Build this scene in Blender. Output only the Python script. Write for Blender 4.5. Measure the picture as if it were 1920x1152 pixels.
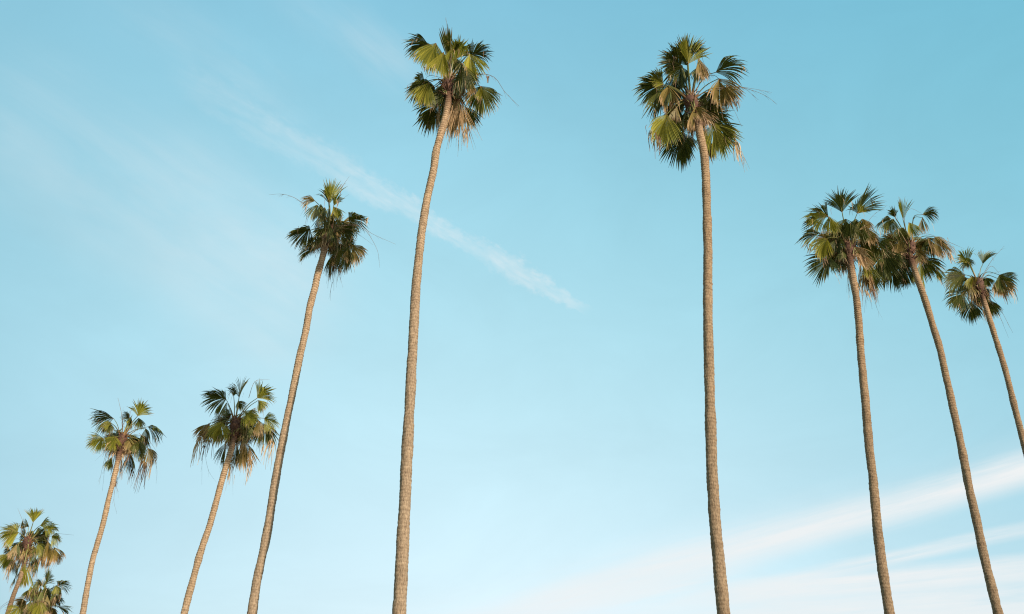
import bpy, math, random
from mathutils import Vector, Matrix, noise
for o in list(bpy.data.objects): bpy.data.objects.remove(o)
S = bpy.context.scene
R = math.radians
# ------------------------------------------------------------------ camera
FPX, PITCH, EYE = 1600.0, R(34), 1.6             # focal length in photo pixels, tilt, eye height
cd = bpy.data.cameras.new('camera'); cam = bpy.data.objects.new('camera', cd); S.collection.objects.link(cam)
cd.sensor_width = 36; cd.lens = 36*FPX/1920; cd.clip_end = 5000; cd.clip_start = .1
cam.location = (0, 0, EYE); cam.rotation_euler = (R(90)+PITCH, 0, 0)
S.camera = cam
CP, SP = math.cos(PITCH), math.sin(PITCH)
CAM = Vector((0, 0, EYE))
AX = Vector((0, CP, SP)); UP = Vector((0, -SP, CP)); RT = Vector((1, 0, 0))
def ray(px, py):                                  # photo pixel -> world ray with unit depth
    return RT*((px-960)/FPX) + UP*((576-py)/FPX) + AX
def at_y(px, py, Y):                              # point of that ray on the vertical plane y = Y
    r = ray(px, py); return CAM + r*(Y/r.y)
def at_d(px, py, d): return CAM + ray(px, py)*d
# ------------------------------------------------------------------ light
SUN_EL, SUN_AZ = R(20), R(37.7)                     # azimuth: to the right of straight behind the camera
TO_SUN = Vector((math.cos(SUN_EL)*math.sin(SUN_AZ), -math.cos(SUN_EL)*math.cos(SUN_AZ), math.sin(SUN_EL)))
sl = bpy.data.lights.new('sun', 'SUN'); sl.energy = 5.0; sl.angle = R(.5); sl.color = (1, .87, .70)
so = bpy.data.objects.new('sun', sl); S.collection.objects.link(so); so.location = (0, 0, 60)
so.rotation_euler = TO_SUN.to_track_quat('Z', 'Y').to_euler()
S.view_settings.view_transform = 'Standard'; S.view_settings.look = 'None'
S.view_settings.exposure = 0.35; S.view_settings.gamma = 1
S.cycles.filter_width = 1.15

W = bpy.data.worlds.new('World'); S.world = W; W.use_nodes = True
nt = W.node_tree; nt.nodes.clear()
class NT:
    def __init__(s, t): s.t = t
    def n(s, typ, **kw):
        x = s.t.nodes.new(typ)
        for k, v in kw.items(): setattr(x, k, v)
        return x
    def put(s, sock, v):
        if isinstance(v, bpy.types.NodeSocket): s.t.links.new(v, sock)
        elif v is not None: sock.default_value = v
    def m(s, op, a, b=None, c=None, clamp=False):
        x = s.n('ShaderNodeMath', operation=op); x.use_clamp = clamp
        for i, v in enumerate((a, b, c)): s.put(x.inputs[i], v)
        return x.outputs[0]
    def vm(s, op, a, b=None):
        x = s.n('ShaderNodeVectorMath', operation=op); s.put(x.inputs[0], a); s.put(x.inputs[1], b)
        return x.outputs['Value'] if op in ('DOT_PRODUCT', 'LENGTH') else x.outputs[0]
    def xyz(s, a, b, c):
        x = s.n('ShaderNodeCombineXYZ'); s.put(x.inputs[0], a); s.put(x.inputs[1], b); s.put(x.inputs[2], c); return x.outputs[0]
    def noise(s, v, scale, detail=4, rough=.55, dist=0):
        x = s.n('ShaderNodeTexNoise'); s.put(x.inputs['Vector'], v); x.inputs['Scale'].default_value = scale
        x.inputs['Detail'].default_value = detail; x.inputs['Roughness'].default_value = rough
        x.inputs['Distortion'].default_value = dist; return x.outputs['Fac']
    def mapr(s, v, a, b, c=0, d=1, smooth=False):
        x = s.n('ShaderNodeMapRange'); s.put(x.inputs[0], v)
        if smooth: x.interpolation_type = 'SMOOTHSTEP'
        for i, q in enumerate((a, b, c, d)): s.put(x.inputs[i+1], q)
        return x.outputs[0]
    def ramp(s, v, stops, interp='LINEAR'):
        x = s.n('ShaderNodeValToRGB'); s.put(x.inputs[0], v); cr = x.color_ramp; cr.interpolation = interp
        while len(cr.elements) < len(stops): cr.elements.new(.5)
        for e, (p, c) in zip(cr.elements, stops):
            e.position = p; e.color = (c, c, c, 1) if not isinstance(c, tuple) else (*c, 1)
        return x.outputs[0]
    def mix(s, f, a, b, mode='MIX'):
        x = s.n('ShaderNodeMix', data_type='RGBA', blend_type=mode)
        s.put(x.inputs[0], f); s.put(x.inputs[6], a if not isinstance(a, tuple) else (*a, 1)); s.put(x.inputs[7], b if not isinstance(b, tuple) else (*b, 1))
        return x.outputs[2]
w = NT(nt)
DIR = w.vm('NORMALIZE', w.n('ShaderNodeTexCoord').outputs['Generated'])
sep = w.n('ShaderNodeSeparateXYZ'); w.put(sep.inputs[0], DIR)
sky = w.n('ShaderNodeTexSky', sky_type='NISHITA', sun_disc=False, sun_elevation=SUN_EL)
sky.sun_rotation = math.pi - SUN_AZ               # Blender's rotation runs clockwise from +Y
sky.air_density = 1.0; sky.dust_density = 1.2; sky.ozone_density = 1.0
# air close to the coast is milky: the clear-sky colour washed towards pale cyan low down
SKY_C = [[-0.217, 0.926, -1.38, 3.5, -1.593, -3.053], [-0.478, 0.756, -0.664, 3.631, -0.972, -2.228], [-0.482, 0.739, -0.475, 2.373, -0.898, -1.075]]
qx = w.m('MAXIMUM', w.m('MINIMUM', sep.outputs[0], .55), -.55); qz = w.m('MAXIMUM', w.m('MINIMUM', sep.outputs[2], .85), .15)
def poly(c):
    e = w.m('ADD', c[0], w.m('MULTIPLY', qx, w.m('ADD', c[1], w.m('ADD', w.m('MULTIPLY', qx, c[2]), w.m('MULTIPLY', qz, c[4])))))
    e = w.m('ADD', e, w.m('MULTIPLY', qz, w.m('ADD', c[3], w.m('MULTIPLY', qz, c[5]))))
    return w.m('EXPONENT', e)
hz_ = w.mapr(w.noise(w.vm('MULTIPLY', DIR, (3.0, 3.0, 6.0)), 1.4, 6, .6, .5), .2, .8, .945, 1.055)
base = w.vm('MINIMUM', w.vm('MULTIPLY', sky.outputs[0], w.xyz(*[w.m('MULTIPLY', poly(c), hz_) for c in SKY_C])), (4.6, 4.9, 5.4))
cloud = None
def band(p1, p2, width, along, soft, seed, k=(4, 30), cut=(.3, .75), wob=.3, strength=1.0, wide=None, puff=.28, fib=.10):
    """streak of ice cloud on the great circle through two view directions; width in radians"""
    global cloud
    a, b = ray(*p1).normalized(), ray(*p2).normalized()
    nrm = a.cross(b).normalized(); mid = (a+b).normalized(); tan = nrm.cross(mid)
    half = math.acos(a.dot(b))/2
    if tan.dot(b) < 0: tan = -tan
    x = w.vm('DOT_PRODUCT', DIR, tuple(tan)); z = w.vm('DOT_PRODUCT', DIR, tuple(mid)); c = w.vm('DOT_PRODUCT', DIR, tuple(nrm))
    s = w.m('ARCTAN2', x, z)
    t = w.mapr(s, -half, half)                    # 0 at p1, 1 at p2
    front = w.mapr(z, 0, .1)
    v = w.xyz(w.m('MULTIPLY', s, k[0]), w.m('MULTIPLY', c, k[1]), seed)
    n1 = w.noise(v, 1, 7, .6, .4)
    n2 = w.noise(w.xyz(w.m('MULTIPLY', s, k[0]*.7), w.m('MULTIPLY', c, k[0]*.7), seed+7), 1, 3)
    off = w.m('MULTIPLY', w.m('SUBTRACT', n2, .5), wob*width)
    n3 = w.noise(w.xyz(w.m('MULTIPLY', s, k[1]*fib), w.m('MULTIPLY', c, k[1]*1.3), seed+3), 1, 6, .68)
    off = w.m('ADD', off, w.m('MULTIPLY', w.m('SUBTRACT', n3, .5), puff*width))
    wd = w.m('MULTIPLY', w.ramp(t, wide or [(0, 1.0), (1, 1.0)]), width)
    d = w.m('DIVIDE', w.m('ABSOLUTE', w.m('ADD', c, off)), wd)
    body = w.mapr(d, 1.0, 1.0-soft, 0, 1, True)
    al = w.ramp(t, along, 'EASE')
    tex = w.m('MULTIPLY', w.mapr(n1, cut[0], cut[1]), w.mapr(n3, .25, .62, .55, 1.0))
    mk = w.m('MULTIPLY', w.m('MULTIPLY', body, al), w.m('MULTIPLY', tex, front))
    mk = w.m('MULTIPLY', mk, strength)
    cloud = mk if cloud is None else w.m('SUBTRACT', 1, w.m('MULTIPLY', w.m('SUBTRACT', 1, cloud), w.m('SUBTRACT', 1, mk)))
# the old contrail drifting apart across the middle
band((300, 120), (1112, 592), .030, [(0, 0), (.1, .25), (.3, .45), (.5, .8), (.62, .85), (.82, 1), (.93, .8), (1, 0)], .75, 3.1,
     (14, 80), (.25, .60), 1.0, .50, [(0, 1.0), (.4, .8), (.6, .55), (.85, .5), (1, .15)], 1.0, .8)
# broad veil on the left
band((-80, 130), (700, 640), .16, [(0, .1), (.15, .55), (.45, .7), (.75, .8), (1, 0)], 1.0, 9.3, (3, 12), (.28, .72), 1.3, .6, [(0, .5), (.4, .8), (.8, .9), (1, .5)])
band((120, -60), (700, 330), .05, [(0, .0), (.3, .5), (.6, .7), (1, 0)], 1.0, 19.3, (5, 25), (.35, .8), 1.6, .32)
band((600, 10), (820, 200), .05, [(0, .3), (.5, .8), (1, 0)], 1.0, 39.3, (6, 22), (.35, .8), 1.6, .4)
# cirrus bands low on the right
band((900, 1162), (1960, 872), .030, [(0, .5), (.2, .8), (.4, .95), (.6, .95), (.85, 1), (1, 1)], .95, 5.7, (4, 85), (.16, .44), .5, 1.0, [(0, .8), (.5, 1), (1, .8)])
band((900, 1140), (1960, 850), .035, [(0, .3), (.3, .6), (.6, .5), (.8, .2), (1, .5)], 1.0, 65.7, (3, 50), (.2, .65), .8, .6)
band((880, 1190), (1500, 1060), .035, [(0, 0), (.3, .7), (.6, .8), (1, 0)], 1.0, 15.7, (4, 70), (.15, .55), .6, .9)
band((1340, 1112), (1960, 988), .0105, [(0, 0), (.3, .7), (.6, .9), (1, .6)], .9, 25.7, (5, 110), (.15, .5), .8, .9)
band((1250, 1128), (1960, 1060), .018, [(0, 0), (.25, .8), (.6, 1), (1, .9)], .8, 35.7, (4, 85), (.15, .5), .6, 1.0)
band((1200, 1185), (1960, 1130), .040, [(0, 0), (.3, .8), (.6, 1), (1, 1)], .8, 55.7, (4, 60), (.1, .5), .5, .85)
band((900, 1240), (1960, 1200), .05, [(0, .3), (.5, .9), (1, 1)], .9, 45.7, (3, 30), (.1, .55), .4, .9)
CLOUD_COL = (4.5, 4.66, 4.72)
col = w.mix(cloud, base, CLOUD_COL)
bg = w.n('ShaderNodeBackground'); w.put(bg.inputs[0], col); bg.inputs[1].default_value = 0.15
nt.links.new(bg.outputs[0], w.n('ShaderNodeOutputWorld').inputs[0])
W.cycles.sampling_method = 'AUTOMATIC'

# ------------------------------------------------------------------ materials
def material(name):
    m = bpy.data.materials.new(name); m.use_nodes = True; t = NT(m.node_tree)
    return m, t, m.node_tree.nodes['Principled BSDF']
def leaf_mat(name, c1, c2, tip, tipstart, trans, rough=.55):
    m, t, b = material(name)
    uv = t.n('ShaderNodeUVMap').outputs[0]; sp = t.n('ShaderNodeSeparateXYZ'); t.put(sp.inputs[0], uv)
    rnd = t.n('ShaderNodeObjectInfo').outputs['Random']
    pos = t.n('ShaderNodeTexCoord').outputs['Object']
    n = t.noise(pos, 2.2, 3)
    f = t.m('ADD', t.m('ADD', t.m('MULTIPLY', n, .35), t.m('MULTIPLY', rnd, .2)), t.m('MULTIPLY', sp.outputs[0], .5))
    colr = t.mix(t.mapr(f, .2, .8), c1, c2)
    tf = t.m('ADD', sp.outputs[1], t.m('MULTIPLY', t.m('SUBTRACT', sp.outputs[0], .5), .35))
    tf = t.m('ADD', tf, t.m('MULTIPLY', t.m('SUBTRACT', rnd, .5), .2))
    colr = t.mix(t.mapr(tf, tipstart, tipstart+.12), colr, tip)
    t.put(b.inputs['Base Color'], colr); b.inputs['Roughness'].default_value = rough
    b.inputs['Specular IOR Level'].default_value = .35
    tr = t.n('ShaderNodeBsdfTranslucent'); t.put(tr.inputs[0], t.mix(1, colr, (1.25, 1.2, .7), 'MULTIPLY'))
    mx = t.n('ShaderNodeMixShader'); mx.inputs[0].default_value = trans
    m.node_tree.links.new(b.outputs[0], mx.inputs[1]); m.node_tree.links.new(tr.outputs[0], mx.inputs[2])
    m.node_tree.links.new(mx.outputs[0], m.node_tree.nodes['Material Output'].inputs[0])
    return m
M = {}
M['g'] = leaf_mat('green_leaf', (.034, .048, .013), (.155, .160, .030), (.26, .18, .07), .88, .16)
M['y'] = leaf_mat('yellow_green_leaf', (.10, .12, .018), (.38, .34, .05), (.36, .25, .09), .88, .25)
M['o'] = leaf_mat('ageing_leaf', (.15, .12, .032), (.30, .21, .06), (.38, .25, .12), .62, .16)
M['d'] = leaf_mat('dead_leaf', (.36, .24, .12), (.52, .36, .21), (.42, .32, .24), .85, .12, .8)
M['r'] = leaf_mat('rusty_dead_leaf', (.11, .065, .04), (.21, .12, .07), (.25, .16, .11), .85, .1, .8)
m, t, b = material('leaf_stalk')
uv = t.n('ShaderNodeUVMap').outputs[0]; sp = t.n('ShaderNodeSeparateXYZ'); t.put(sp.inputs[0], uv)
t.put(b.inputs['Base Color'], t.ramp(sp.outputs[1], [(0, (.22, .09, .04)), (.15, (.24, .13, .06)), (.4, (.21, .20, .07)), (1, (.17, .19, .05))]))
b.inputs['Roughness'].default_value = .45
M['petiole'] = m
m, t, b = material('dry_stalk'); pos = t.n('ShaderNodeTexCoord').outputs['Object']
t.put(b.inputs['Base Color'], t.mix(t.noise(pos, 3, 3), (.10, .07, .045), (.30, .21, .14))); b.inputs['Roughness'].default_value = .8
M['stalk'] = m
m, t, b = material('leaf_base_fibre'); pos = t.n('ShaderNodeTexCoord').outputs['Object']
n = t.noise(pos, 9, 6, .65)
t.put(b.inputs['Base Color'], t.ramp(n, [(.32, (.022, .010, .007)), (.5, (.085, .033, .018)), (.72, (.18, .095, .05))])); b.inputs['Roughness'].default_value = .85
bp = t.n('ShaderNodeBump'); bp.inputs['Strength'].default_value = .6; bp.inputs['Distance'].default_value = .02; t.put(bp.inputs['Height'], t.noise(pos, 30, 4)); t.put(b.inputs['Normal'], bp.outputs[0])
M['heart'] = m
# trunk: uv.x = turns round the trunk, uv.y = metres below the crown
def bark_mat(nm, tone):
    m, t, b = material(nm)
    uv = t.n('ShaderNodeUVMap').outputs[0]; sp = t.n('ShaderNodeSeparateXYZ'); t.put(sp.inputs[0], uv)
    pos = t.n('ShaderNodeTexCoord').outputs['Object']; vy = sp.outputs[1]; rnd = t.n('ShaderNodeObjectInfo').outputs['Random']
    stretch = t.n('ShaderNodeMapping'); t.put(stretch.inputs[0], pos); stretch.inputs['Scale'].default_value = (1, 1, .22)
    fine = t.noise(stretch.outputs[0], 42, 6, .7)     # vertical fissures
    grain = t.noise(pos, 30, 5, .7)
    patch = t.noise(pos, 1.7, 5, .6)
    flat = t.n('ShaderNodeMapping'); t.put(flat.inputs[0], pos); flat.inputs['Scale'].default_value = (.5, .5, 3.2)
    hz = t.noise(flat.outputs[0], 3.2, 4, .6)         # paler and darker belts
    at = t.n('ShaderNodeAttribute'); at.attribute_name = 'groove'; groove = at.outputs['Fac']
    up = t.mix(patch, (.33, .235, .145), (.46, .34, .215))
    lo = t.mix(patch, (.255, .195, .132), (.36, .28, .19))
    c = t.mix(t.mapr(vy, 2, 12), up, lo)
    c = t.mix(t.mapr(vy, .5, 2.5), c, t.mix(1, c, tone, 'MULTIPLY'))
    c = t.mix(t.mapr(hz, .35, .68, 0, .5), c, t.mix(1, c, (.62, .58, .55), 'MULTIPLY'))
    c = t.mix(t.mapr(fine, .40, .66, 0, .75), t.mix(1, c, (1.35, 1.3, 1.25), 'MULTIPLY'), t.mix(1, c, (.20, .17, .17), 'MULTIPLY'))
    c = t.mix(t.m('MULTIPLY', groove, t.mapr(vy, .5, 14, .85, .35)), c, t.mix(1, c, (.36, .29, .24), 'MULTIPLY'))
    c = t.mix(t.mapr(t.m('ADD', vy, t.m('MULTIPLY', patch, .8)), 2.1, 1.15, 0, .92, True), c, (.075, .035, .022))   # red-brown fresh bark, carried further down to paint in the crown's shade
    t.put(b.inputs['Base Color'], c); b.inputs['Roughness'].default_value = .9; b.inputs['Specular IOR Level'].default_value = .2
    bp = t.n('ShaderNodeBump'); bp.inputs['Strength'].default_value = .8; bp.inputs['Distance'].default_value = .022
    t.put(bp.inputs['Height'], t.m('SUBTRACT', t.m('MULTIPLY', grain, .5), fine)); t.put(b.inputs['Normal'], bp.outputs[0])
    return m
M['bark'] = bark_mat('pale_bark', (.90, .88, .88)); M['bark_shaded'] = bark_mat('shaded_bark', (.50, .47, .46)); M['bark_brown'] = bark_mat('brown_bark', (.78, .74, .71)); M['bark_grey'] = bark_mat('weathered_bark', (.72, .67, .63))  # darkest tone paints the shade on the corner palm's trunk into its bark
m, t, b = material('dry_lawn'); pos = t.n('ShaderNodeTexCoord').outputs['Object']
t.put(b.inputs['Base Color'], t.mix(t.noise(pos, .3, 6), (.10, .11, .04), (.24, .19, .11))); b.inputs['Roughness'].default_value = .95
bp = t.n('ShaderNodeBump'); bp.inputs['Strength'].default_value = .5; t.put(bp.inputs['Height'], t.noise(pos, 12, 5)); t.put(b.inputs['Normal'], bp.outputs[0])
M['ground'] = m

# ------------------------------------------------------------------ mesh helpers
class MB:
    def __init__(s): s.v = []; s.f = []; s.uv = []; s.mi = []; s.mats = []
    def mat(s, m):
        if m not in s.mats: s.mats.append(m)
        return s.mats.index(m)
    def quadstrip(s, rows, uvs, mi, closed=False):
        """rows: list of equal-length point lists; uvs alike"""
        n = len(rows[0]); b0 = len(s.v)
        for r in rows: s.v.extend(tuple(p) for p in r)
        for i in range(len(rows)-1):
            for j in range(n if closed else n-1):
                k = (j+1) % n
                s.f.append((b0+i*n+j, b0+i*n+k, b0+(i+1)*n+k, b0+(i+1)*n+j)); s.mi.append(mi)
                s.uv += [uvs[i][j], uvs[i][k], uvs[i+1][k], uvs[i+1][j]]
    def build(s, name, parent, origin=Vector(), smooth=True):
        me = bpy.data.meshes.new(name)
        me.from_pydata([(p[0]-origin[0], p[1]-origin[1], p[2]-origin[2]) for p in s.v], [], s.f)
        for m_ in s.mats: me.materials.append(m_)
        me.polygons.foreach_set('material_index', s.mi)
        l = me.uv_layers.new(name='UVMap'); l.data.foreach_set('uv', [c for u in s.uv for c in u])
        me.polygons.foreach_set('use_smooth', [smooth]*len(s.f)); me.update()
        o = bpy.data.objects.new(name, me); S.collection.objects.link(o)
        if parent: o.parent = parent
        return o
def catmull(P, n):
    """resample control points to n+1 points of a smooth curve"""
    Q = [P[0]*2-P[1]]+list(P)+[P[-1]*2-P[-2]]; out = []
    for i in range(n+1):
        x = i/n*(len(P)-1); k = min(int(x), len(P)-2); t_ = x-k; a, b_, c_, d = Q[k:k+4]
        out.append(.5*((2*b_)+(c_-a)*t_+(2*a-5*b_+4*c_-d)*t_*t_+(3*b_-a-3*c_+d)*t_**3))
    return out
def tube(mb, pts, r0, r1, mat, seg=5, flat=1.0, power=1.0):
    mi = mb.mat(mat); rows = []; uvs = []; n = len(pts); ref = None
    for i, p in enumerate(pts):
        d = (pts[min(i+1, n-1)]-pts[max(i-1, 0)]).normalized()
        if ref is None: ref = d.cross(Vector((0, 0, 1))); ref = ref if ref.length > .1 else Vector((1, 0, 0))
        ref = (ref-d*ref.dot(d)).normalized(); u = d.cross(ref); r = r0+(r1-r0)*(i/(n-1))**power
        rows.append([p+ref*math.cos(a)*r+u*math.sin(a)*r*flat for a in (2*math.pi*k/seg for k in range(seg))])
        uvs.append([(k/seg, i/(n-1)) for k in range(seg)])
    mb.quadstrip(rows, uvs, mi, True)

# ------------------------------------------------------------------ palm pieces (all in world coordinates, moved to the tree's own origin at the end)
def blade(mb, H, a, s, Rr, spread, mat, rng, g, nseg=None, ragged=.12, fold=.25, curl=.0, fuse=.5):
    """a palmate leaf: pleated segments joined near the hub, free and hanging beyond; a = midrib direction, s = sideways"""
    n = a.cross(s).normalized()
    if n.z < 0: n = -n                             # upper face
    half = R(spread)/2; nseg = nseg or max(9, int(spread/3.2)); mi = mb.mat(mat); dth = 2*half/nseg
    costa = .22*Rr; wp, wk, wa = rng.uniform(0, 6.28), rng.uniform(2.4, 5.5), rng.uniform(.10, .24)
    G = Vector((0, 0, -1))
    for k in range(nseg):
        th = -half+dth*(k+.5); q = abs(th)/max(half, .01)
        if rng.random() < ragged*.35: continue
        L = Rr*(1-.28*(q*min(1, half/1.5))**2)*(1+rng.uniform(-ragged, ragged*.5)); L = max(L, .1)
        u = rng.random(); tw = rng.uniform(-.16, .16); gg = g*rng.uniform(.5, 1.7); st = rng.uniform(.85, 1.15)
        org = H+a*costa*(1-q)**1.0*.9
        Lk = L-costa*(1-q)*.9
        rows = []; uvs = []; rs = (0, .12, .28, .44, .58, .70, .81, .91, 1.0)
        lean = rng.uniform(-.05, .05); prev = org; pt_ = 0
        if rng.random() < .12: gg = gg*2.2+.3
        for t_ in rs:
            free = max(0, t_-fuse*.52)
            ang = th+lean*max(0, t_-fuse*.9)*4
            d = (a*math.cos(ang)+s*math.sin(ang)-n*fold*abs(math.sin(ang))+n*(wa*math.cos(th*wk+wp)*t_)).normalized()
            loose = max(0, t_-fuse*.9)
            dq = (d+G*max(0, g*3.2*free**1.15+(gg-g)*6*loose)-n*curl*t_).normalized()
            p = prev+dq*((t_-pt_)*Lk) if t_ > 0 else org
            prev, pt_ = p, t_
            dr = org+d*Lk-org; side = n.cross(d).normalized()
            side = (side*math.cos(tw*loose*12)+n*math.sin(tw*loose*12))
            wfull = max(.006, (t_*Lk+costa*.25*(1-q)+.012)*dth*.60*st)
            wf = (fuse*Lk)*dth*.58*st
            wd_ = wfull if t_ <= fuse else max(.003, wf*(1-((t_-fuse)/(1-fuse))**1.7)*1.03)
            ple = wd_*1.0*(1 if t_ < .8 else .7)
            rows.append([p-side*wd_, p+n*ple, p+side*wd_]); uvs.append([(u, t_)]*3)
        mb.quadstrip(rows, uvs, mi)
    # midrib
    tube(mb, [H, H+a*costa*.6, H+a*costa*1.2], .016, .004, M['petiole'], 4)
def strand(mb, P, L, mat, rng, wd=.006, sway=.25, dirv=None):
    """a hanging dry filament or torn leaf strip"""
    v = (dirv or Vector((rng.uniform(-1, 1), rng.uniform(-1, 1), .0))).normalized()*rng.uniform(.1, .8)
    pts = [P]; n = 7
    for i in range(n):
        v = v*.6+Vector((0, 0, -.55))+Vector((rng.uniform(-1, 1), rng.uniform(-1, 1), 0))*sway
        pts.append(pts[-1]+v.normalized()*L/n)
    mi = mb.mat(mat); side = Vector((rng.uniform(-1, 1), rng.uniform(-.4, .4), 0)).normalized(); u = rng.random()
    rows = [[p-side*wd*(1-.7*i/n), p+side*wd*(1-.7*i/n)] for i, p in enumerate(pts)]
    mb.quadstrip(rows, [[(u, .5)]*2]*len(rows), mi)

def best_axes(a0, view, lit, rng):
    """turn the leaf about its own midrib so that its visible face meets the sun the way it does in the photograph"""
    best = None
    s0 = a0.cross(view).normalized()
    for k in range(-12, 13):
        ro = R(k*5.5); s_ = Matrix.Rotation(ro, 3, a0) @ s0; n = a0.cross(s_).normalized()
        if n.dot(view) > 0: n = -n                 # normal on the visible side (view points away from the camera)
        L = n.dot(TO_SUN); cost = abs(L-lit)+abs(ro)*.16+rng.uniform(0, .05)
        if best is None or cost < best[0]: best = (cost, s_)
    return best[1]

def palm(name, label, origin_px, scale, Y, heart_px, trunk_px, dia, fans, dead=(), stalks=(), seed=1, leany=0.0, group='fan palms rising in a curved row', strands=(), fill=5, bark_shift=0, bark='bark', skirt=9, front=()):
    rng = random.Random(seed); ox, oy = origin_px
    P = lambda x, y: (ox+x/scale, oy+y/scale)
    hx, hy = P(*heart_px); Hc = at_y(hx, hy, Y); depth = (Hc-CAM).dot(AX); vdir = (Hc-CAM).normalized()
    def pt(x, y, dz): return at_d(*P(x, y), depth+dz)
    # --- trunk centre line
    pts = [Hc+Vector((0, 0, .10))]; tp = [P(*q) if len(q) == 2 else (q[0], q[1]) for q in trunk_px]
    ys = [q[1] for q in tp]
    for i, q in enumerate(tp):
        f = (q[1]-hy)/max(1, (1400-hy)); pts.append(at_y(q[0], q[1], Y-leany*f))
    last, prev = pts[-1], pts[-2]; d = (last-prev).normalized()
    # down to the ground along the same line, straightening
    z = last.z; zs = []
    while z > 2.0:
        stepz = min(3.0, z); k = stepz/max(.2, -d.z); d = (d+Vector((0, 0, -.12))).normalized(); last = last+d*k*.9; pts.append(last.copy()); z = last.z
    foot = Vector((last.x+d.x*.5, last.y+d.y*.5, -.15)); pts.append(foot)
    root = bpy.data.objects.new(name, None); S.collection.objects.link(root); root.empty_display_size = .5
    O = Vector((foot.x, foot.y, 0)); root.location = O
    root['label'] = label; root['category'] = 'palm tree'; root['group'] = group
    # --- trunk mesh
    dense = catmull(pts, 40*len(pts)); acc = [0]
    for i in range(1, len(dense)): acc.append(acc[-1]+(dense[i]-dense[i-1]).length)
    Ltot = acc[-1]; step = .022; n = int(Ltot/step); seg = 22
    cl = []; j = 0
    for i in range(n+1):
        s_ = Ltot*i/n
        while j < len(acc)-2 and acc[j+1] < s_: j += 1
        f = (s_-acc[j])/max(1e-6, acc[j+1]-acc[j]); cl.append(dense[j].lerp(dense[j+1], min(1, f)))
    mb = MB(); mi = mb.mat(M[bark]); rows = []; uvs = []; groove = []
    per = .092; ph = 0.0; sd = seed*13.7
    for i, c_ in enumerate(cl):
        s_ = Ltot*i/n; dd = (cl[min(i+4, n)]-cl[max(i-4, 0)]).normalized()
        u = Vector((1, 0, 0)); u = (u-dd*u.dot(dd)).normalized(); v_ = dd.cross(u)
        ph += step/(per*(1+.35*noise.noise((0, sd, s_*1.3))))
        base_r = dia[0]/2+(dia[1]-dia[0])/2*min(1, s_/20)**1.3
        if Ltot-s_ < 1.6: base_r *= 1+.35*(1-(Ltot-s_)/1.6)**2
        base_r *= 1+.085*noise.noise((sd, 0, s_*1.25))+.05*noise.noise((sd, 5, s_*3.1))+.03*noise.noise((sd, 9, s_*7.3))
        amp = (.013*(1-min(1, s_/9))+.0045)
        row = []; ru = []
        for k in range(seg):
            a_ = 2*math.pi*k/seg; cu, cv = math.cos(a_), math.sin(a_)
            p_ = (ph+.22*noise.noise((cu*1.1, cv*1.1, s_*.8+sd))) % 1.0
            saw = p_ if p_ < .82 else (1-p_)/.18*.82
            r = base_r+amp*(saw-.45)*2*(.75+.5*noise.noise((cu*2, cv*2, s_*6+sd)))+.013*noise.noise((cu*1.7+sd, cv*1.7, s_*2.2))+.011*noise.noise((cu*4+sd, cv*4, s_*11))
            row.append(c_+u*cu*r+v_*cv*r); ru.append((k/seg, s_+bark_shift)); groove.append(max(0, 1-abs(saw-.0)/.30))
        rows.append(row); uvs.append(ru)
    mb.quadstrip(rows, uvs, mi, True)
    tr = mb.build('trunk', root, O)
    ga = tr.data.attributes.new('groove', 'FLOAT', 'POINT'); ga.data.foreach_set('value', groove)
    # --- crown: the fibrous heart with cut leaf bases
    mb = MB(); mi = mb.mat(M['heart']); tdir = (pts[0]-pts[1]).normalized(); rows = []; uvs = []
    hr = .185
    for i in range(15):
        f = i/14; c_ = Hc+tdir*(-.42+.72*f); rr = hr*(.66+.5*math.sin(math.pi*min(1, f*1.08))**.8) if f < .9 else hr*(1-f)*4.2+.01
        row = []
        for k in range(16):
            a_ = 2*math.pi*k/16; q = Vector((math.cos(a_), math.sin(a_), 0)); row.append(c_+q*rr*(1+.22*noise.noise((q.x*3+seed, q.y*3, f*7))))
        rows.append(row); uvs.append([(k/16, f) for k in range(16)])
    mb.quadstrip(rows, uvs, mi, True)
    for k in range(60):
        a_ = rng.uniform(0, 2*math.pi); f = rng.uniform(-.75, .22); q = Vector((math.cos(a_), math.sin(a_), 0))
        st = Hc+tdir*f+q*hr*.75; L = rng.uniform(.12, .36); e = q*rng.uniform(.3, .9)+Vector((0, 0, rng.uniform(.2, .9)))
        tube(mb, [st, st+e*L*.5, st+e*L+Vector((0, 0, -.03))+q*.02], .035, .012, M['heart'] if rng.random() < .7 else M['petiole'], 5, .4)
    for k in range(14): strand(mb, Hc+tdir*rng.uniform(-.4, .1)+Vector((rng.uniform(-.15, .15), rng.uniform(-.15, .15), 0)), rng.uniform(.15, .45), M['r'], rng, .008)
    crown = mb.build('crown', root, O)
    # --- fronds
    def frond(hub, tip, spread, mat, lit, g, nm='frond', pet=True, strandsn=0, ragged=.12, fuse=.64, arch=.16, fold=None):
        mb = MB(); a = tip-hub; Rr = max(.5, a.length*1.15); a.normalize()
        s_ = best_axes(a, vdir, lit, rng)
        if pet:
            st = Hc+tdir*rng.uniform(-.12, .16); v = hub-st; Lp = v.length
            st = st+Vector((v.x, v.y, 0)).normalized()*min(.10, Lp*.4) if v.length > .05 else st
            midp = st.lerp(hub, .5)+Vector((0, 0, 1))*arch*Lp
            tube(mb, catmull([st, midp, hub], 8), .034, .015, M['petiole'], 6, .55, .6)
        if fold is None: fold = rng.choice((rng.uniform(.2, .75), rng.uniform(.1, .4), rng.uniform(-.45, -.1)))
        blade(mb, hub, a, s_, Rr, spread, mat, rng, g, ragged=ragged, fuse=fuse, fold=fold)
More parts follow.
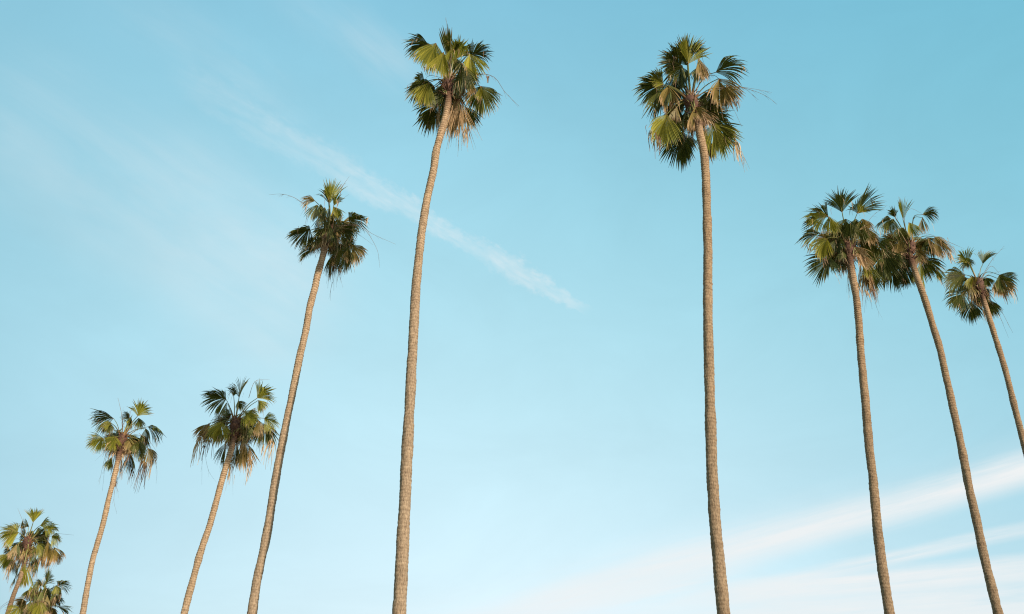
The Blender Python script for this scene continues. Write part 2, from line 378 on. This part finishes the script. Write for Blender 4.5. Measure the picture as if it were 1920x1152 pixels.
        for k in range(strandsn):
            th = rng.uniform(-.5, .5)*R(spread); dd = a*math.cos(th)+s_*math.sin(th); q = hub+dd*Rr*rng.uniform(.4, .62)+Vector((0, 0, -g*.3*Rr))
            strand(mb, q, rng.uniform(.25, .6), M['d'] if rng.random() < .5 else M['r'], rng, .009, .22, dd)
        return mb.build(nm, crown, O, smooth=False)
    for fz in fans:
        x0, y0, x1, y1, dz, spread, kind, lit = fz[:8]; opt = fz[8] if len(fz) > 8 else {}
        hub = pt(x0, y0, dz); tip = pt(x1, y1, dz*1.15+opt.get('t', rng.uniform(-.15, .15)))
        frond(hub, tip, spread, M[kind], lit, opt.get('g', .36)*1.15+.10, 'dead_frond' if kind in 'dr' else 'frond', opt.get('pet', True), opt.get('s', {'g': 3, 'o': 6, 'y': 2}.get(kind, 5)), opt.get('rag', .14), opt.get('fuse', .64), opt.get('arch', .12), opt.get('fold'))
    # a few more leaves on the far side of the crown, where the photograph only shows them through gaps
    for k in range(fill+6):
        az = rng.uniform(.08, .92)*math.pi; el = rng.uniform(-.3, 1.0); dd = Vector((math.cos(az)*math.cos(el), math.sin(az)*math.cos(el), math.sin(el)))
        hub = Hc+dd*rng.uniform(.45, .7); a = (dd+Vector((0, 0, -.9*rng.random()))).normalized()
        frond(hub, hub+a*rng.uniform(.5, .65), rng.uniform(110, 160), M[rng.choice('gggo')], .2, .5)
    # the old leaves hanging down behind and beside the top of the trunk
    for k in range(skirt):
        az = rng.uniform(-.05, 1.05)*math.pi; q = Vector((math.cos(az), math.sin(az)*.8, 0))
        hub = Hc+q*rng.uniform(.22, .5)+Vector((0, 0, rng.uniform(-.35, .0))); a = (q*rng.uniform(.1, .45)+Vector((0, 0, -1))).normalized()
        kd = rng.choice('ggooodd'); frond(hub, hub+a*rng.uniform(.48, .72), rng.uniform(55, 110), M[kd], rng.uniform(.1, .8), .4, 'dead_frond' if kd in 'rd' else 'frond', strandsn=4, ragged=.25, fold=.3)
    for k, (x, y, dz, L, kd) in enumerate(front):
        h_ = pt(x, y, dz); frond(h_, h_+(tdir*-1+Vector((rng.uniform(-.3, .3), -.15, 0))).normalized()*L, rng.uniform(50, 80), M[kd], rng.uniform(.2, .8), .3, 'dead_frond' if kd in 'rd' else 'frond', strandsn=5, ragged=.25, fold=.3)
    for dz_ in dead:
        x0, y0, x1, y1, dz, spread, kind = dz_[:7]
        frond(pt(x0, y0, dz), pt(x1, y1, dz), spread, M[kind], rng.uniform(.2, .8), .2, 'dead_frond', dz_[7] if len(dz_) > 7 else True, 5, .3, .25, .02, .1)
    for st in stalks:                              # [(x,y)...], dz, thickness, number of side twigs
        path, dz, th, tw = st; q = [pt(x, y, dz+.1*i) for i, (x, y) in enumerate(path)]
        c_ = catmull(q, 14); mb = MB(); tube(mb, c_, th, th*.25, M['stalk'], 5)
        for k in range(tw):
            i = rng.randint(3, 12); b0 = c_[i]; fw = (c_[i+1]-c_[i-1]).normalized()
            e = b0+fw*rng.uniform(.10, .3)+Vector((rng.uniform(-.06, .06), rng.uniform(-.06, .06), -rng.uniform(.02, .18)))
            tube(mb, catmull([b0, b0.lerp(e, .5)+Vector((0, 0, .02)), e], 5), th*.4, .0015, M['stalk'], 4)
        mb.build('flower_stalk', crown, O)
    for sx in strands:                             # bunches of torn strips: x, y, length in m, count, kind
        x, y, dz, L, cnt, kind = sx; mb = MB()
        for k in range(cnt):
            strand(mb, pt(x+rng.uniform(-14, 14), y+rng.uniform(-10, 10), dz+rng.uniform(-.1, .1)), L*rng.uniform(.55, 1.05), M[kind], rng, .019, .16)
        mb.build('torn_leaf_strips', crown, O)
    return root

# ------------------------------------------------------------------ ground
mb = MB(); mi = mb.mat(M['ground']); N = 30; E = 900
rows = []
for i in range(N+1):
    rows.append([Vector(((j/N*2-1)*E, (i/N*2-1)*E, 0)) for j in range(N+1)])
mb.quadstrip(rows, [[(j/N, i/N) for j in range(N+1)] for i in range(N+1)], mi)
o = mb.build('ground', None); o['kind'] = 'structure'

# ------------------------------------------------------------------ the palms, read off the photograph crown by crown
# a leaf: hub x, y, tip x, y, metres behind the heart, opening angle, kind, how squarely its visible face meets the sun
palm('palm_tree', 'tall palm left of centre, its trunk crossing the fading contrail, tan dead skirt under crown', (700, 20), 3.84, 19.2, (540, 520),
 [(540, 640), (520, 760), (488, 880), (456, 1000), (432, 1152), (370, 1450), (315, 1900), (285, 2400), (258, 2900), (228, 3500), (206, 3950), (187, 4347)], (.208, .31),
 [(395, 245, 225, 262, .2, 130, 'g', .15, {'g': .5}), (450, 235, 395, 440, -.2, 120, 'y', .8), (505, 300, 478, 480, -.5, 90, 'y', .6), (420, 250, 330, 330, .4, 140, 'g', .3),
  (548, 400, 524, 150, .1, 26, 'g', .3, {'g': 0, 's': 0, 'fuse': .7}), (560, 330, 600, 200, .3, 70, 'g', .2), (600, 345, 645, 205, .3, 110, 'y', .6),
  (700, 325, 850, 265, .1, 180, 'g', -.1, {'g': .35}), (690, 310, 735, 500, -.2, 95, 'y', .7), (640, 380, 655, 590, -.5, 85, 'g', .2), (690, 480, 690, 610, -.3, 60, 'o', .6),
  (368, 515, 235, 625, -.15, 200, 'g', .35, {'g': .3}), (400, 520, 330, 690, -.3, 90, 'y', .8), (770, 545, 800, 755, -.2, 165, 'g', .35, {'g': .45}), (780, 545, 765, 640, -.3, 60, 'y', .6, {'pet': False}),
  (465, 665, 335, 850, .1, 125, 'g', .3), (430, 690, 440, 850, .2, 80, 'g', .1), (665, 695, 735, 840, .0, 90, 'g', .3), (600, 640, 570, 900, .25, 60, 'o', .4), (520, 320, 480, 410, .2, 120, 'g', .2), (585, 330, 600, 450, .1, 110, 'g', .3), (560, 280, 545, 380, -.1, 90, 'y', .4), (640, 330, 690, 250, .3, 120, 'g', .1)],
 dead=[(590, 630, 565, 930, -.25, 50, 'd'), (610, 640, 635, 950, -.35, 55, 'd'), (640, 660, 690, 970, -.4, 45, 'd'), (600, 640, 600, 880, -.15, 60, 'o'), (480, 660, 465, 820, -.2, 22, 'd'), (640, 560, 690, 640, -.4, 60, 'o')],
 stalks=[([(560, 470), (750, 455), (870, 480), (950, 590), (1050, 690)], -.3, .013, 7), ([(545, 470), (538, 200), (522, 48)], .1, .012, 3), ([(545, 500), (560, 330), (555, 170)], -.2, .014, 2),
         ([(540, 500), (400, 470), (355, 560)], -.2, .008, 3)],
 strands=[(668, 850, -.4, .85, 10, 'd'), (600, 860, -.3, .4, 6, 'd'), (370, 400, -.2, .35, 5, 'r'), (820, 470, -.1, .5, 4, 'r')], seed=6, leany=.6, fill=8)

palm('palm_tree', 'tall palm right of centre with the nearly vertical trunk and the fullest, widest crown', (1150, 40), 3.49, 19.0, (505, 520),
 [(548, 640), (572, 760), (592, 860), (602, 960), (610, 1152), (618, 1500), (618, 1900), (628, 2300), (640, 2800), (660, 3200), (690, 3550), (722, 3880)], (.235, .295),
 [(490, 280, 478, 88, -.1, 125, 'y', .75, {'g': .08, 'arch': .02}), (485, 290, 420, 130, .15, 110, 'g', .1, {'g': .1}), (440, 285, 320, 200, .2, 150, 'g', .1, {'g': .2}), (450, 290, 330, 330, .0, 110, 'g', .35),
  (325, 425, 130, 440, -.1, 170, 'g', .3, {'g': .35}), (330, 415, 240, 350, -.25, 110, 'y', .8, {'g': .1}), (375, 430, 225, 620, .1, 120, 'g', .15), (360, 420, 340, 590, -.15, 90, 'o', .5),
  (352, 610, 280, 815, -.45, 115, 'y', .7, {'g': .3, 'fold': .6}), (365, 620, 390, 800, -.2, 110, 'g', .2), (400, 380, 400, 560, .5, 130, 'g', -.1), (450, 300, 420, 470, .4, 120, 'g', .0),
  (450, 725, 440, 950, .3, 140, 'g', -.1, {'g': .15}), (440, 720, 400, 860, .1, 110, 'g', .2), (535, 560, 545, 730, -.5, 70, 'o', .7), (510, 600, 505, 740, -.45, 60, 'o', .3),
  (670, 335, 850, 240, .1, 100, 'g', .1, {'g': .55, 'arch': .3}), (690, 375, 740, 570, -.1, 125, 'o', .35, {'s': 7}), (650, 460, 650, 590, .1, 110, 'g', .1), (740, 420, 810, 530, -.1, 90, 'o', .4, {'s': 5}),
  (650, 668, 735, 870, -.3, 135, 'y', .5, {'g': .1}), (655, 668, 790, 790, -.25, 100, 'g', .25), (620, 605, 760, 660, .0, 100, 'g', .0), (560, 245, 590, 390, .0, 80, 'o', .8), (555, 300, 560, 400, .3, 120, 'g', .3),
  (610, 740, 640, 900, .1, 60, 'o', .6), (520, 190, 590, 180, .5, 90, 'g', .2, {'pet': False})],
 dead=[(575, 640, 575, 770, -.3, 50, 'd'), (600, 740, 645, 900, .1, 40, 'd'), (780, 730, 850, 930, -.2, 24, 'd', False), (565, 260, 600, 330, -.1, 60, 'd'), (490, 650, 520, 780, -.4, 30, 'r')],
 stalks=[([(600, 470), (790, 430), (900, 450), (1000, 490), (1072, 545)], -.2, .011, 6), ([(620, 455), (790, 430), (900, 440), (1038, 466)], -.1, .010, 3), ([(650, 440), (830, 430), (950, 515)], -.2, .009, 3),
         ([(520, 480), (590, 380), (660, 355), (720, 430), (840, 690)], -.1, .012, 4)],
 strands=[(250, 715, -.45, 1.15, 4, 'r'), (290, 740, -.4, .75, 3, 'r'), (800, 790, -.3, .8, 9, 'd'), (240, 720, -.4, .8, 3, 'r'), (800, 520, -.1, .5, 4, 'r'), (840, 300, .1, .3, 4, 'd')], seed=7, leany=-.3, fill=9, bark='bark_brown', skirt=9, front=[(530, 560, -.35, .62, 'o'), (560, 600, -.3, .6, 'r'), (500, 590, -.35, .5, 'o'), (585, 620, -.2, .5, 'd')])

palm('palm_tree', 'palm with small dark shaded crown, left of the palm that crosses the contrail', (480, 320), 4.114, 25.0, (572, 440),
 [(545, 540), (510, 680), (480, 790), (450, 920), (414, 1060), (385, 1230), (335, 1450), (275, 1750), (213, 2050), (140, 2450), (85, 2800), (10, 3150), (-32, 3420)], (.225, .28),
 [(568, 255, 578, 88, .0, 70, 'y', .7, {'g': .05}), (600, 270, 640, 165, .1, 70, 'y', .6), (560, 250, 530, 130, .2, 60, 'g', .2), (455, 235, 345, 205, .0, 80, 'o', .6, {'g': .7, 'arch': .2}), (470, 265, 440, 385, -.1, 105, 'g', .4),
  (530, 285, 495, 400, -.3, 100, 'g', .1), (565, 290, 560, 440, -.4, 90, 'g', .2), (600, 280, 650, 380, -.1, 90, 'y', .4), (420, 460, 235, 500, -.1, 185, 'g', .1, {'g': .25, 'arch': .02}), (440, 592, 335, 690, .1, 170, 'g', -.1, {'arch': 0}),
  (715, 385, 875, 350, .0, 150, 'g', .2, {'g': .5}), (620, 380, 660, 470, .2, 120, 'g', .0), (670, 470, 740, 560, .1, 120, 'g', .1), (740, 575, 800, 715, -.2, 130, 'o', .5), (680, 575, 700, 770, -.1, 120, 'g', .1),
  (600, 630, 575, 810, .0, 85, 'g', .2), (555, 480, 520, 600, -.45, 70, 'o', .2), (600, 470, 600, 580, -.4, 80, 'g', .1), (650, 560, 640, 700, .3, 110, 'g', .0), (520, 330, 510, 480, -.25, 80, 'g', .1), (590, 330, 610, 480, -.3, 80, 'g', .0), (560, 380, 555, 530, -.5, 70, 'g', .15), (615, 530, 610, 660, -.2, 80, 'g', .1), (500, 260, 490, 370, .2, 90, 'g', .1)],
 dead=[(605, 620, 600, 890, -.1, 30, 'r'), (620, 630, 640, 800, -.05, 34, 'r'), (560, 420, 540, 560, -.5, 40, 'r')],
 stalks=[([(560, 420), (400, 285), (300, 212), (200, 182), (100, 188)], -.1, .012, 5), ([(590, 380), (640, 230), (665, 130), (720, 45)], -.1, .012, 4), ([(620, 290), (650, 235), (718, 183)], -.1, .009, 1), ([(650, 170), (665, 115), (620, 105)], -.1, .007, 0),
         ([(600, 430), (790, 420), (900, 490), (1080, 570)], -.1, .011, 5), ([(620, 430), (810, 435), (930, 600), (955, 750)], -.2, .010, 4), ([(650, 440), (750, 465), (905, 575)], -.1, .009, 2), ([(590, 860), (575, 930), (573, 1005)], -.1, .008, 1)],
 strands=[(690, 760, -.1, .25, 3, 'r'), (860, 370, 0, .35, 4, 'd')], seed=5, leany=.3, fill=6, skirt=7, front=[(560, 470, -.35, .5, 'r'), (530, 480, -.35, .5, 'g'), (590, 480, -.3, .5, 'g')])

palm('palm_tree', 'leftmost palm of the cluster of three at the right, overlapping its neighbour', (1470, 330), 3.716, 25.0, (452, 490),
 [(462, 600), (482, 720), (506, 860), (520, 1000), (530, 1152), (545, 1350), (570, 1600), (590, 1850), (618, 2100), (646, 2400), (680, 2700), (715, 2920), (736, 3055)], (.235, .31),
 [(405, 255, 372, 98, .1, 95, 'g', -.1, {'g': .12}), (510, 262, 580, 80, .1, 135, 'g', -.1, {'g': .12}), (515, 262, 555, 200, -.1, 90, 'y', .7, {'pet': False}), (300, 275, 130, 275, .0, 120, 'y', .6, {'g': .45}), (310, 290, 200, 215, .2, 90, 'g', .2),
  (250, 330, 128, 315, .1, 90, 'g', .0), (255, 400, 78, 425, .0, 85, 'g', .1, {'g': .35}), (300, 435, 232, 580, -.3, 125, 'y', .7), (315, 285, 345, 400, -.2, 100, 'y', .4), (320, 565, 225, 735, -.1, 145, 'g', .1, {'g': .12}),
  (430, 300, 420, 440, .0, 130, 'g', .1), (460, 330, 470, 440, -.3, 110, 'g', .2), (545, 300, 570, 410, .1, 120, 'o', .3), (590, 370, 625, 470, .1, 100, 'o', .5), (340, 380, 360, 510, .3, 110, 'g', .1), (360, 480, 380, 600, .3, 100, 'g', .0),
  (560, 580, 590, 720, -.1, 70, 'y', .6), (575, 620, 620, 800, .1, 80, 'g', .2), (620, 430, 700, 560, .2, 120, 'g', .1), (570, 450, 640, 560, .3, 110, 'g', .2), (500, 300, 500, 420, .2, 110, 'g', .0), (400, 330, 390, 450, .0, 90, 'g', .2), (530, 330, 560, 470, -.1, 80, 'g', .1), (380, 420, 370, 540, .0, 90, 'g', .1)],
 dead=[(555, 600, 600, 860, .0, 34, 'r'), (530, 610, 545, 860, -.1, 28, 'd'), (445, 660, 455, 830, .2, 26, 'd'), (590, 640, 620, 850, .05, 34, 'd'), (520, 380, 585, 340, -.3, 30, 'd'), (500, 520, 545, 590, -.35, 26, 'd')],
 stalks=[([(520, 480), (600, 300), (720, 205)], .2, .009, 2), ([(540, 500), (620, 700), (665, 910)], .1, .009, 3), ([(590, 780), (570, 860), (560, 955)], .1, .008, 2), ([(430, 500), (395, 600), (420, 680)], -.2, .010, 1), ([(630, 780), (640, 900), (688, 1000)], .1, .005, 2)],
 strands=[(280, 580, -.3, .4, 6, 'r'), (615, 790, .0, .6, 8, 'r'), (560, 800, -.1, .5, 6, 'd'), (620, 180, .1, .35, 4, 'o')], seed=8, leany=.3, fill=9, bark='bark_grey')

palm('palm_tree', 'middle palm of the cluster of three at the right, tan leaves on its right side', (1470, 330), 3.716, 27.2, (878, 490),
 [(880, 560), (905, 640), (945, 760), (978, 850), (1012, 960), (1045, 1070), (1085, 1200), (1130, 1400), (1185, 1650), (1238, 1900), (1285, 2150), (1345, 2420), (1400, 2680), (1448, 2870), (1494, 3055)], (.225, .305),
 [(830, 305, 815, 168, .1, 55, 'y', .5, {'g': .05}), (775, 290, 738, 220, .2, 80, 'g', .1), (740, 295, 618, 345, .0, 130, 'g', .0, {'g': .5}), (760, 300, 700, 400, .1, 110, 'g', .1), (965, 270, 1075, 245, .0, 90, 'g', .2, {'g': .6, 'arch': .45}), (965, 290, 955, 395, .0, 80, 'o', .5, {'arch': .5}),
  (870, 325, 905, 430, -.3, 100, 'y', .6), (830, 360, 790, 470, .0, 120, 'g', .2), (1050, 425, 1165, 540, -.2, 140, 'o', .8, {'s': 9, 'arch': .25}), (1010, 430, 1060, 560, .0, 120, 'g', .2), (955, 600, 965, 770, -.5, 95, 'y', .7, {'g': .06, 'arch': 0}),
  (940, 570, 1085, 670, .2, 80, 'g', .1), (1060, 640, 1100, 730, .2, 60, 'y', .5, {'pet': False}), (700, 515, 665, 720, -.1, 165, 'g', .2, {'g': .1, 'arch': .2}), (745, 560, 760, 780, .1, 110, 'g', .0), (845, 630, 850, 770, .1, 110, 'g', .0), (770, 470, 740, 580, .1, 110, 'y', .3),
  (690, 520, 600, 600, -.1, 80, 'g', .4, {'pet': False}), (820, 440, 800, 570, -.1, 90, 'o', .3), (930, 440, 980, 500, .3, 120, 'g', .1)],
 dead=[(1080, 430, 1180, 540, -.25, 60, 'd'), (1000, 430, 1040, 520, -.3, 50, 'd'), (820, 620, 790, 780, .1, 34, 'r')],
 stalks=[([(890, 470), (900, 420), (1000, 405), (1100, 440)], -.1, .013, 2), ([(870, 470), (840, 300), (880, 230), (960, 262)], .0, .012, 1), ([(890, 500), (1020, 560), (1120, 700)], .1, .011, 2), ([(780, 700), (820, 830)], .1, .007, 1)],
 strands=[(1150, 535, -.3, .55, 10, 'd'), (1100, 530, -.2, .45, 6, 'd'), (800, 560, .0, .4, 5, 'r')], seed=9, leany=.2, fill=9, bark='bark_grey')

palm('palm_tree', 'palm at the right edge whose trunk leaves the frame, small open crown', (1470, 330), 3.716, 30.5, (1352, 745),
 [(1378, 830), (1418, 950), (1450, 1055), (1480, 1152), (1538, 1340), (1600, 1580), (1655, 1800), (1760, 2230), (1880, 2740)], (.215, .27),
 [(1285, 610, 1222, 515, .0, 95, 'y', .4, {'g': .2}), (1290, 600, 1200, 610, .1, 90, 'g', .0), (1265, 690, 1085, 745, -.1, 110, 'g', .3, {'g': .3}), (1240, 680, 1180, 700, .1, 130, 'y', .4, {'pet': False}), (1252, 812, 1150, 930, -.2, 130, 'g', .4, {'g': .2, 'arch': 0}),
  (1310, 880, 1305, 1020, .2, 125, 'g', -.1, {'arch': 0}), (1385, 615, 1425, 520, .1, 85, 'g', .1, {'g': .2}), (1500, 690, 1590, 790, .0, 150, 'g', .2, {'s': 9, 'arch': .3}), (1500, 720, 1540, 850, .0, 130, 'o', .4, {'s': 9, 'arch': .3}), (1410, 710, 1440, 770, .0, 110, 'g', .2),
  (1315, 700, 1290, 790, -.3, 110, 'y', .6), (1420, 860, 1455, 975, .2, 100, 'g', .0, {'arch': 0}), (1330, 700, 1340, 800, -.2, 80, 'o', .4), (1270, 570, 1290, 640, .3, 110, 'g', .2)],
 dead=[(1385, 840, 1415, 1010, -.4, 26, 'd'), (1370, 830, 1385, 1000, -.35, 18, 'd')],
 stalks=[([(1360, 740), (1440, 600), (1535, 488)], .0, .012, 2), ([(1370, 750), (1490, 900), (1595, 1095)], -.1, .011, 5), ([(1370, 760), (1480, 930), (1565, 1130)], .0, .009, 4), ([(1370, 730), (1440, 630), (1500, 680)], 0, .012, 0), ([(1365, 740), (1420, 690), (1510, 665)], 0, .012, 0)],
 strands=[(1585, 790, 0, .8, 7, 'd'), (1540, 810, 0, .6, 6, 'r'), (1570, 770, 0, .8, 5, 'd')], seed=10, fill=5, bark='bark_grey')

palm('palm_tree', 'ragged palm with long dangling strips, its crown close beside a taller leaning trunk', (340, 690), 4.43, 32.7, (450, 455),
 [(440, 570), (408, 700), (368, 830), (330, 960), (288, 1120), (238, 1300), (170, 1500), (100, 1750), (22, 2046)], (.235, .31),
 [(372, 262, 185, 195, .1, 165, 'g', .1, {'g': .35}), (375, 290, 300, 400, .0, 100, 'g', .2), (480, 245, 540, 98, .1, 120, 'g', .0, {'g': .1}), (435, 235, 440, 145, .2, 100, 'g', .1), (470, 280, 520, 350, .2, 140, 'g', .1), (630, 252, 745, 150, -.1, 110, 'y', .8, {'g': .25}), (640, 270, 695, 355, .0, 95, 'y', .5),
  (520, 360, 620, 460, -.5, 115, 'y', .8), (690, 420, 825, 455, -.1, 135, 'y', .4, {'g': .4}), (685, 465, 745, 640, .0, 115, 'g', .3, {'s': 7}), (640, 440, 650, 560, -.2, 90, 'o', .5, {'s': 5}), (335, 450, 275, 630, -.3, 130, 'y', .6), (300, 460, 200, 600, -.1, 80, 'g', .1, {'s': 6}),
  (235, 465, 135, 590, .0, 90, 'o', .7, {'s': 6}), (372, 620, 340, 800, .2, 90, 'g', -.1), (500, 590, 540, 820, .0, 70, 'o', .8, {'g': .1}), (460, 620, 462, 820, .3, 60, 'g', .0), (540, 470, 550, 600, -.2, 100, 'g', .3), (420, 380, 370, 420, .3, 120, 'g', .1)],
 dead=[(500, 600, 490, 830, -.1, 20, 'd'), (440, 620, 402, 990, -.1, 14, 'd'), (400, 560, 385, 690, -.3, 22, 'd'), (560, 640, 600, 830, -.05, 24, 'd'), (230, 460, 160, 600, -.1, 40, 'd'), (520, 600, 545, 830, .0, 30, 'o')],
 stalks=[([(560, 250), (600, 130), (650, 100), (735, 95)], .1, .011, 3), ([(430, 420), (330, 395), (250, 440), (180, 700), (170, 970)], -.1, .008, 5), ([(250, 500), (200, 680), (225, 850), (292, 952)], -.1, .007, 1), ([(640, 500), (650, 640), (645, 720)], -.1, .012, 1), ([(270, 620), (270, 720), (285, 800)], -.1, .007, 0)],
 strands=[(150, 575, 0, 1.35, 11, 'd'), (575, 760, 0, 1.2, 9, 'd'), (750, 600, 0, 1.3, 12, 'd'), (410, 800, -.1, .9, 8, 'd'), (690, 640, 0, .5, 5, 'd'), (200, 640, 0, .8, 6, 'r'), (240, 600, 0, .9, 4, 'r')], seed=4, leany=.2, front=[(520, 560, -.2, .6, 'o'), (560, 500, -.3, .5, 'g'), (340, 520, -.2, .45, 'g')])

palm('palm_tree', 'short palm with one bright yellow leaf top right, beside the corner pair', (130, 730), 4.61, 36.0, (458, 420),
 [(432, 560), (404, 680), (378, 800), (340, 950), (295, 1150), (238, 1350), (185, 1550), (115, 1946)], (.215, .25),
 [(382, 252, 195, 232, .1, 110, 'g', .1, {'g': .35}), (345, 285, 345, 385, -.1, 110, 'g', .3), (360, 290, 330, 300, -.2, 100, 'y', .6), (590, 232, 650, 98, -.1, 115, 'y', .9, {'g': .2}), (600, 250, 625, 340, .1, 110, 'g', .2), (520, 252, 490, 195, .1, 130, 'g', .2), (500, 300, 520, 260, .0, 110, 'y', .5), (535, 250, 530, 340, .3, 120, 'g', .0),
  (680, 325, 840, 385, .1, 110, 'g', -.1, {'g': .5}), (660, 340, 705, 450, .1, 110, 'g', .1), (405, 410, 335, 525, -.5, 130, 'y', .95, {'g': .1}), (295, 425, 160, 500, -.1, 140, 'y', .4, {'g': .3}), (600, 440, 640, 610, -.3, 130, 'g', .1, {'g': .15}), (680, 510, 735, 650, .0, 110, 'o', .3, {'s': 8}),
  (520, 540, 560, 700, .1, 90, 'g', .0), (560, 420, 560, 540, .2, 110, 'g', .0), (372, 585, 330, 690, .0, 70, 'y', .4), (620, 400, 690, 500, .2, 120, 'g', .1)],
 dead=[(455, 570, 440, 760, -.1, 20, 'd'), (450, 580, 455, 740, -.1, 14, 'd'), (520, 600, 552, 800, .1, 26, 'r'), (390, 580, 370, 690, -.2, 14, 'd')],
 stalks=[([(455, 400), (455, 240), (420, 75)], .0, .016, 2), ([(460, 400), (462, 240), (465, 155)], .0, .009, 0), ([(400, 440), (325, 540), (290, 660), (255, 830)], -.1, .010, 2), ([(400, 460), (325, 560), (285, 880)], .0, .009, 1), ([(430, 600), (405, 800), (385, 960), (412, 1080)], -.2, .009, 2),
         ([(400, 420), (300, 545), (220, 620)], 0, .006, 0), ([(600, 380), (700, 460), (760, 550)], 0, .010, 1), ([(700, 500), (755, 680), (750, 820)], 0, .008, 2), ([(420, 760), (405, 830), (425, 890)], -.2, .012, 3)],
 strands=[(640, 620, 0, 1.5, 10, 'r'), (655, 640, 0, 1.3, 7, 'r'), (715, 600, 0, 1.1, 9, 'd'), (550, 700, 0, .6, 6, 'r'), (415, 800, -.2, .4, 4, 'r')], seed=3, leany=.2, front=[(560, 480, -.2, .5, 'g'), (520, 560, -.1, .5, 'r'), (620, 540, -.2, .5, 'g'), (450, 540, -.3, .4, 'd')])

palm('palm_tree', 'upper palm of the pair in the lower left corner, sunlit yellow-green crown', (0, 930), 5.19, 41.0, (268, 445),
 [(255, 560), (225, 700), (185, 835), (130, 970), (80, 1130), (20, 1300), (-60, 1500), (-160, 1774)], (.205, .24),
 [(322, 262, 352, 128, .0, 75, 'y', .9, {'g': .1}), (390, 290, 480, 238, -.1, 90, 'y', .8), (440, 305, 575, 322, .0, 115, 'y', .8, {'g': .3}), (180, 360, 5, 385, .0, 125, 'y', .4, {'g': .3}), (170, 350, 95, 270, .1, 110, 'y', .5), (200, 310, 215, 280, .3, 130, 'g', .1), (280, 300, 260, 250, .2, 130, 'g', .1),
  (505, 392, 605, 440, .0, 110, 'y', .5), (430, 340, 470, 420, .1, 130, 'g', .1), (110, 570, 20, 700, .0, 135, 'y', .5, {'g': .2}), (100, 540, 80, 520, .3, 130, 'g', .0), (370, 460, 430, 590, -.3, 115, 'y', .4), (465, 445, 480, 650, -.1, 60, 'o', .8), (400, 560, 410, 700, .0, 80, 'o', .5), (525, 500, 590, 640, .0, 80, 'o', .8, {'s': 9}),
  (275, 500, 272, 600, -.4, 70, 'o', .8), (225, 520, 225, 630, -.3, 60, 'y', .2), (345, 590, 345, 750, .1, 100, 'g', -.2), (240, 650, 245, 870, -.9, 50, 'y', .5, {'g': .05, 'fuse': .8}), (190, 640, 160, 765, .2, 90, 'g', .0), (320, 340, 300, 400, .2, 120, 'g', .2)],
 dead=[(270, 590, 260, 700, -.3, 24, 'd'), (165, 570, 130, 680, -.1, 16, 'd'), (320, 700, 350, 800, -.1, 40, 'd'), (480, 560, 490, 680, 0, 40, 'd')],
 stalks=[([(265, 430), (230, 270), (172, 122)], .0, .012, 0), ([(280, 430), (500, 370), (720, 382)], .0, .012, 2), ([(250, 440), (150, 420), (45, 490)], .1, .013, 1), ([(250, 450), (180, 490), (140, 530)], .0, .018, 0), ([(280, 440), (420, 400), (560, 500), (545, 540)], 0, .012, 1)],
 strands=[(110, 640, 0, .9, 8, 'd'), (90, 700, 0, .8, 5, 'r'), (600, 560, 0, .55, 8, 'd'), (470, 640, 0, .5, 6, 'd'), (130, 640, 0, 1.0, 5, 'd')], seed=1, leany=.1, fill=9, bark='bark_shaded', front=[(230, 520, -.35, .5, 'o'), (320, 560, -.3, .5, 'g'), (200, 600, -.3, .5, 'g'), (290, 650, -.3, .55, 'o'), (215, 690, -.3, .5, 'g'), (350, 640, -.2, .5, 'g'), (150, 790, -.2, .35, 'g')])

palm('palm_tree', 'lower palm of the corner pair at lower left, crown cut by bottom edge', (0, 930), 5.19, 39.0, (378, 1030),
 [(360, 1150), (330, 1300), (290, 1480), (240, 1774)], (.205, .24),
 [(445, 860, 480, 725, .2, 120, 'g', .1, {'g': .15}), (400, 880, 370, 800, .3, 120, 'g', .1), (430, 900, 450, 820, .1, 110, 'y', .1), (560, 872, 690, 820, .0, 120, 'g', .2, {'g': .3}), (550, 880, 590, 985, -.1, 110, 'g', .3, {'s': 4}), (545, 870, 560, 930, -.2, 100, 'y', .5, {'pet': False}), (310, 900, 240, 990, .0, 110, 'g', .2),
  (300, 880, 310, 990, -.1, 80, 'y', .4), (440, 890, 500, 1020, .0, 110, 'g', .2), (400, 900, 400, 1000, -.2, 80, 'g', .3), (395, 1030, 370, 1180, -.6, 140, 'y', .5, {'g': .1}), (420, 1025, 480, 1110, -.4, 90, 'g', .2), (560, 1075, 695, 1150, .0, 85, 'g', -.1, {'g': .3}), (250, 1025, 225, 1110, .2, 110, 'g', -.1),
  (190, 1085, 80, 1160, .0, 120, 'y', .5), (200, 1100, 210, 1200, -.1, 110, 'y', .4), (280, 1070, 270, 1180, .1, 110, 'o', .3)],
 dead=[(470, 1080, 510, 1160, -.1, 30, 'd')],
 stalks=[([(350, 1020), (200, 990), (80, 1030), (-10, 1095)], .0, .015, 2), ([(340, 1030), (190, 1000), (60, 1060), (-10, 1110)], .1, .012, 1), ([(400, 1000), (470, 1030), (550, 1060)], 0, .012, 0)],
 strands=[(590, 950, 0, .4, 5, 'r'), (520, 1000, 0, .3, 4, 'r')], seed=2, fill=12, front=[(400, 930, -.3, .5, 'g'), (340, 960, -.3, .5, 'g'), (460, 970, -.3, .5, 'o'), (300, 1010, -.3, .5, 'g'), (520, 930, -.2, .45, 'g'), (360, 830, -.1, .5, 'g'), (310, 860, -.1, .45, 'y')])
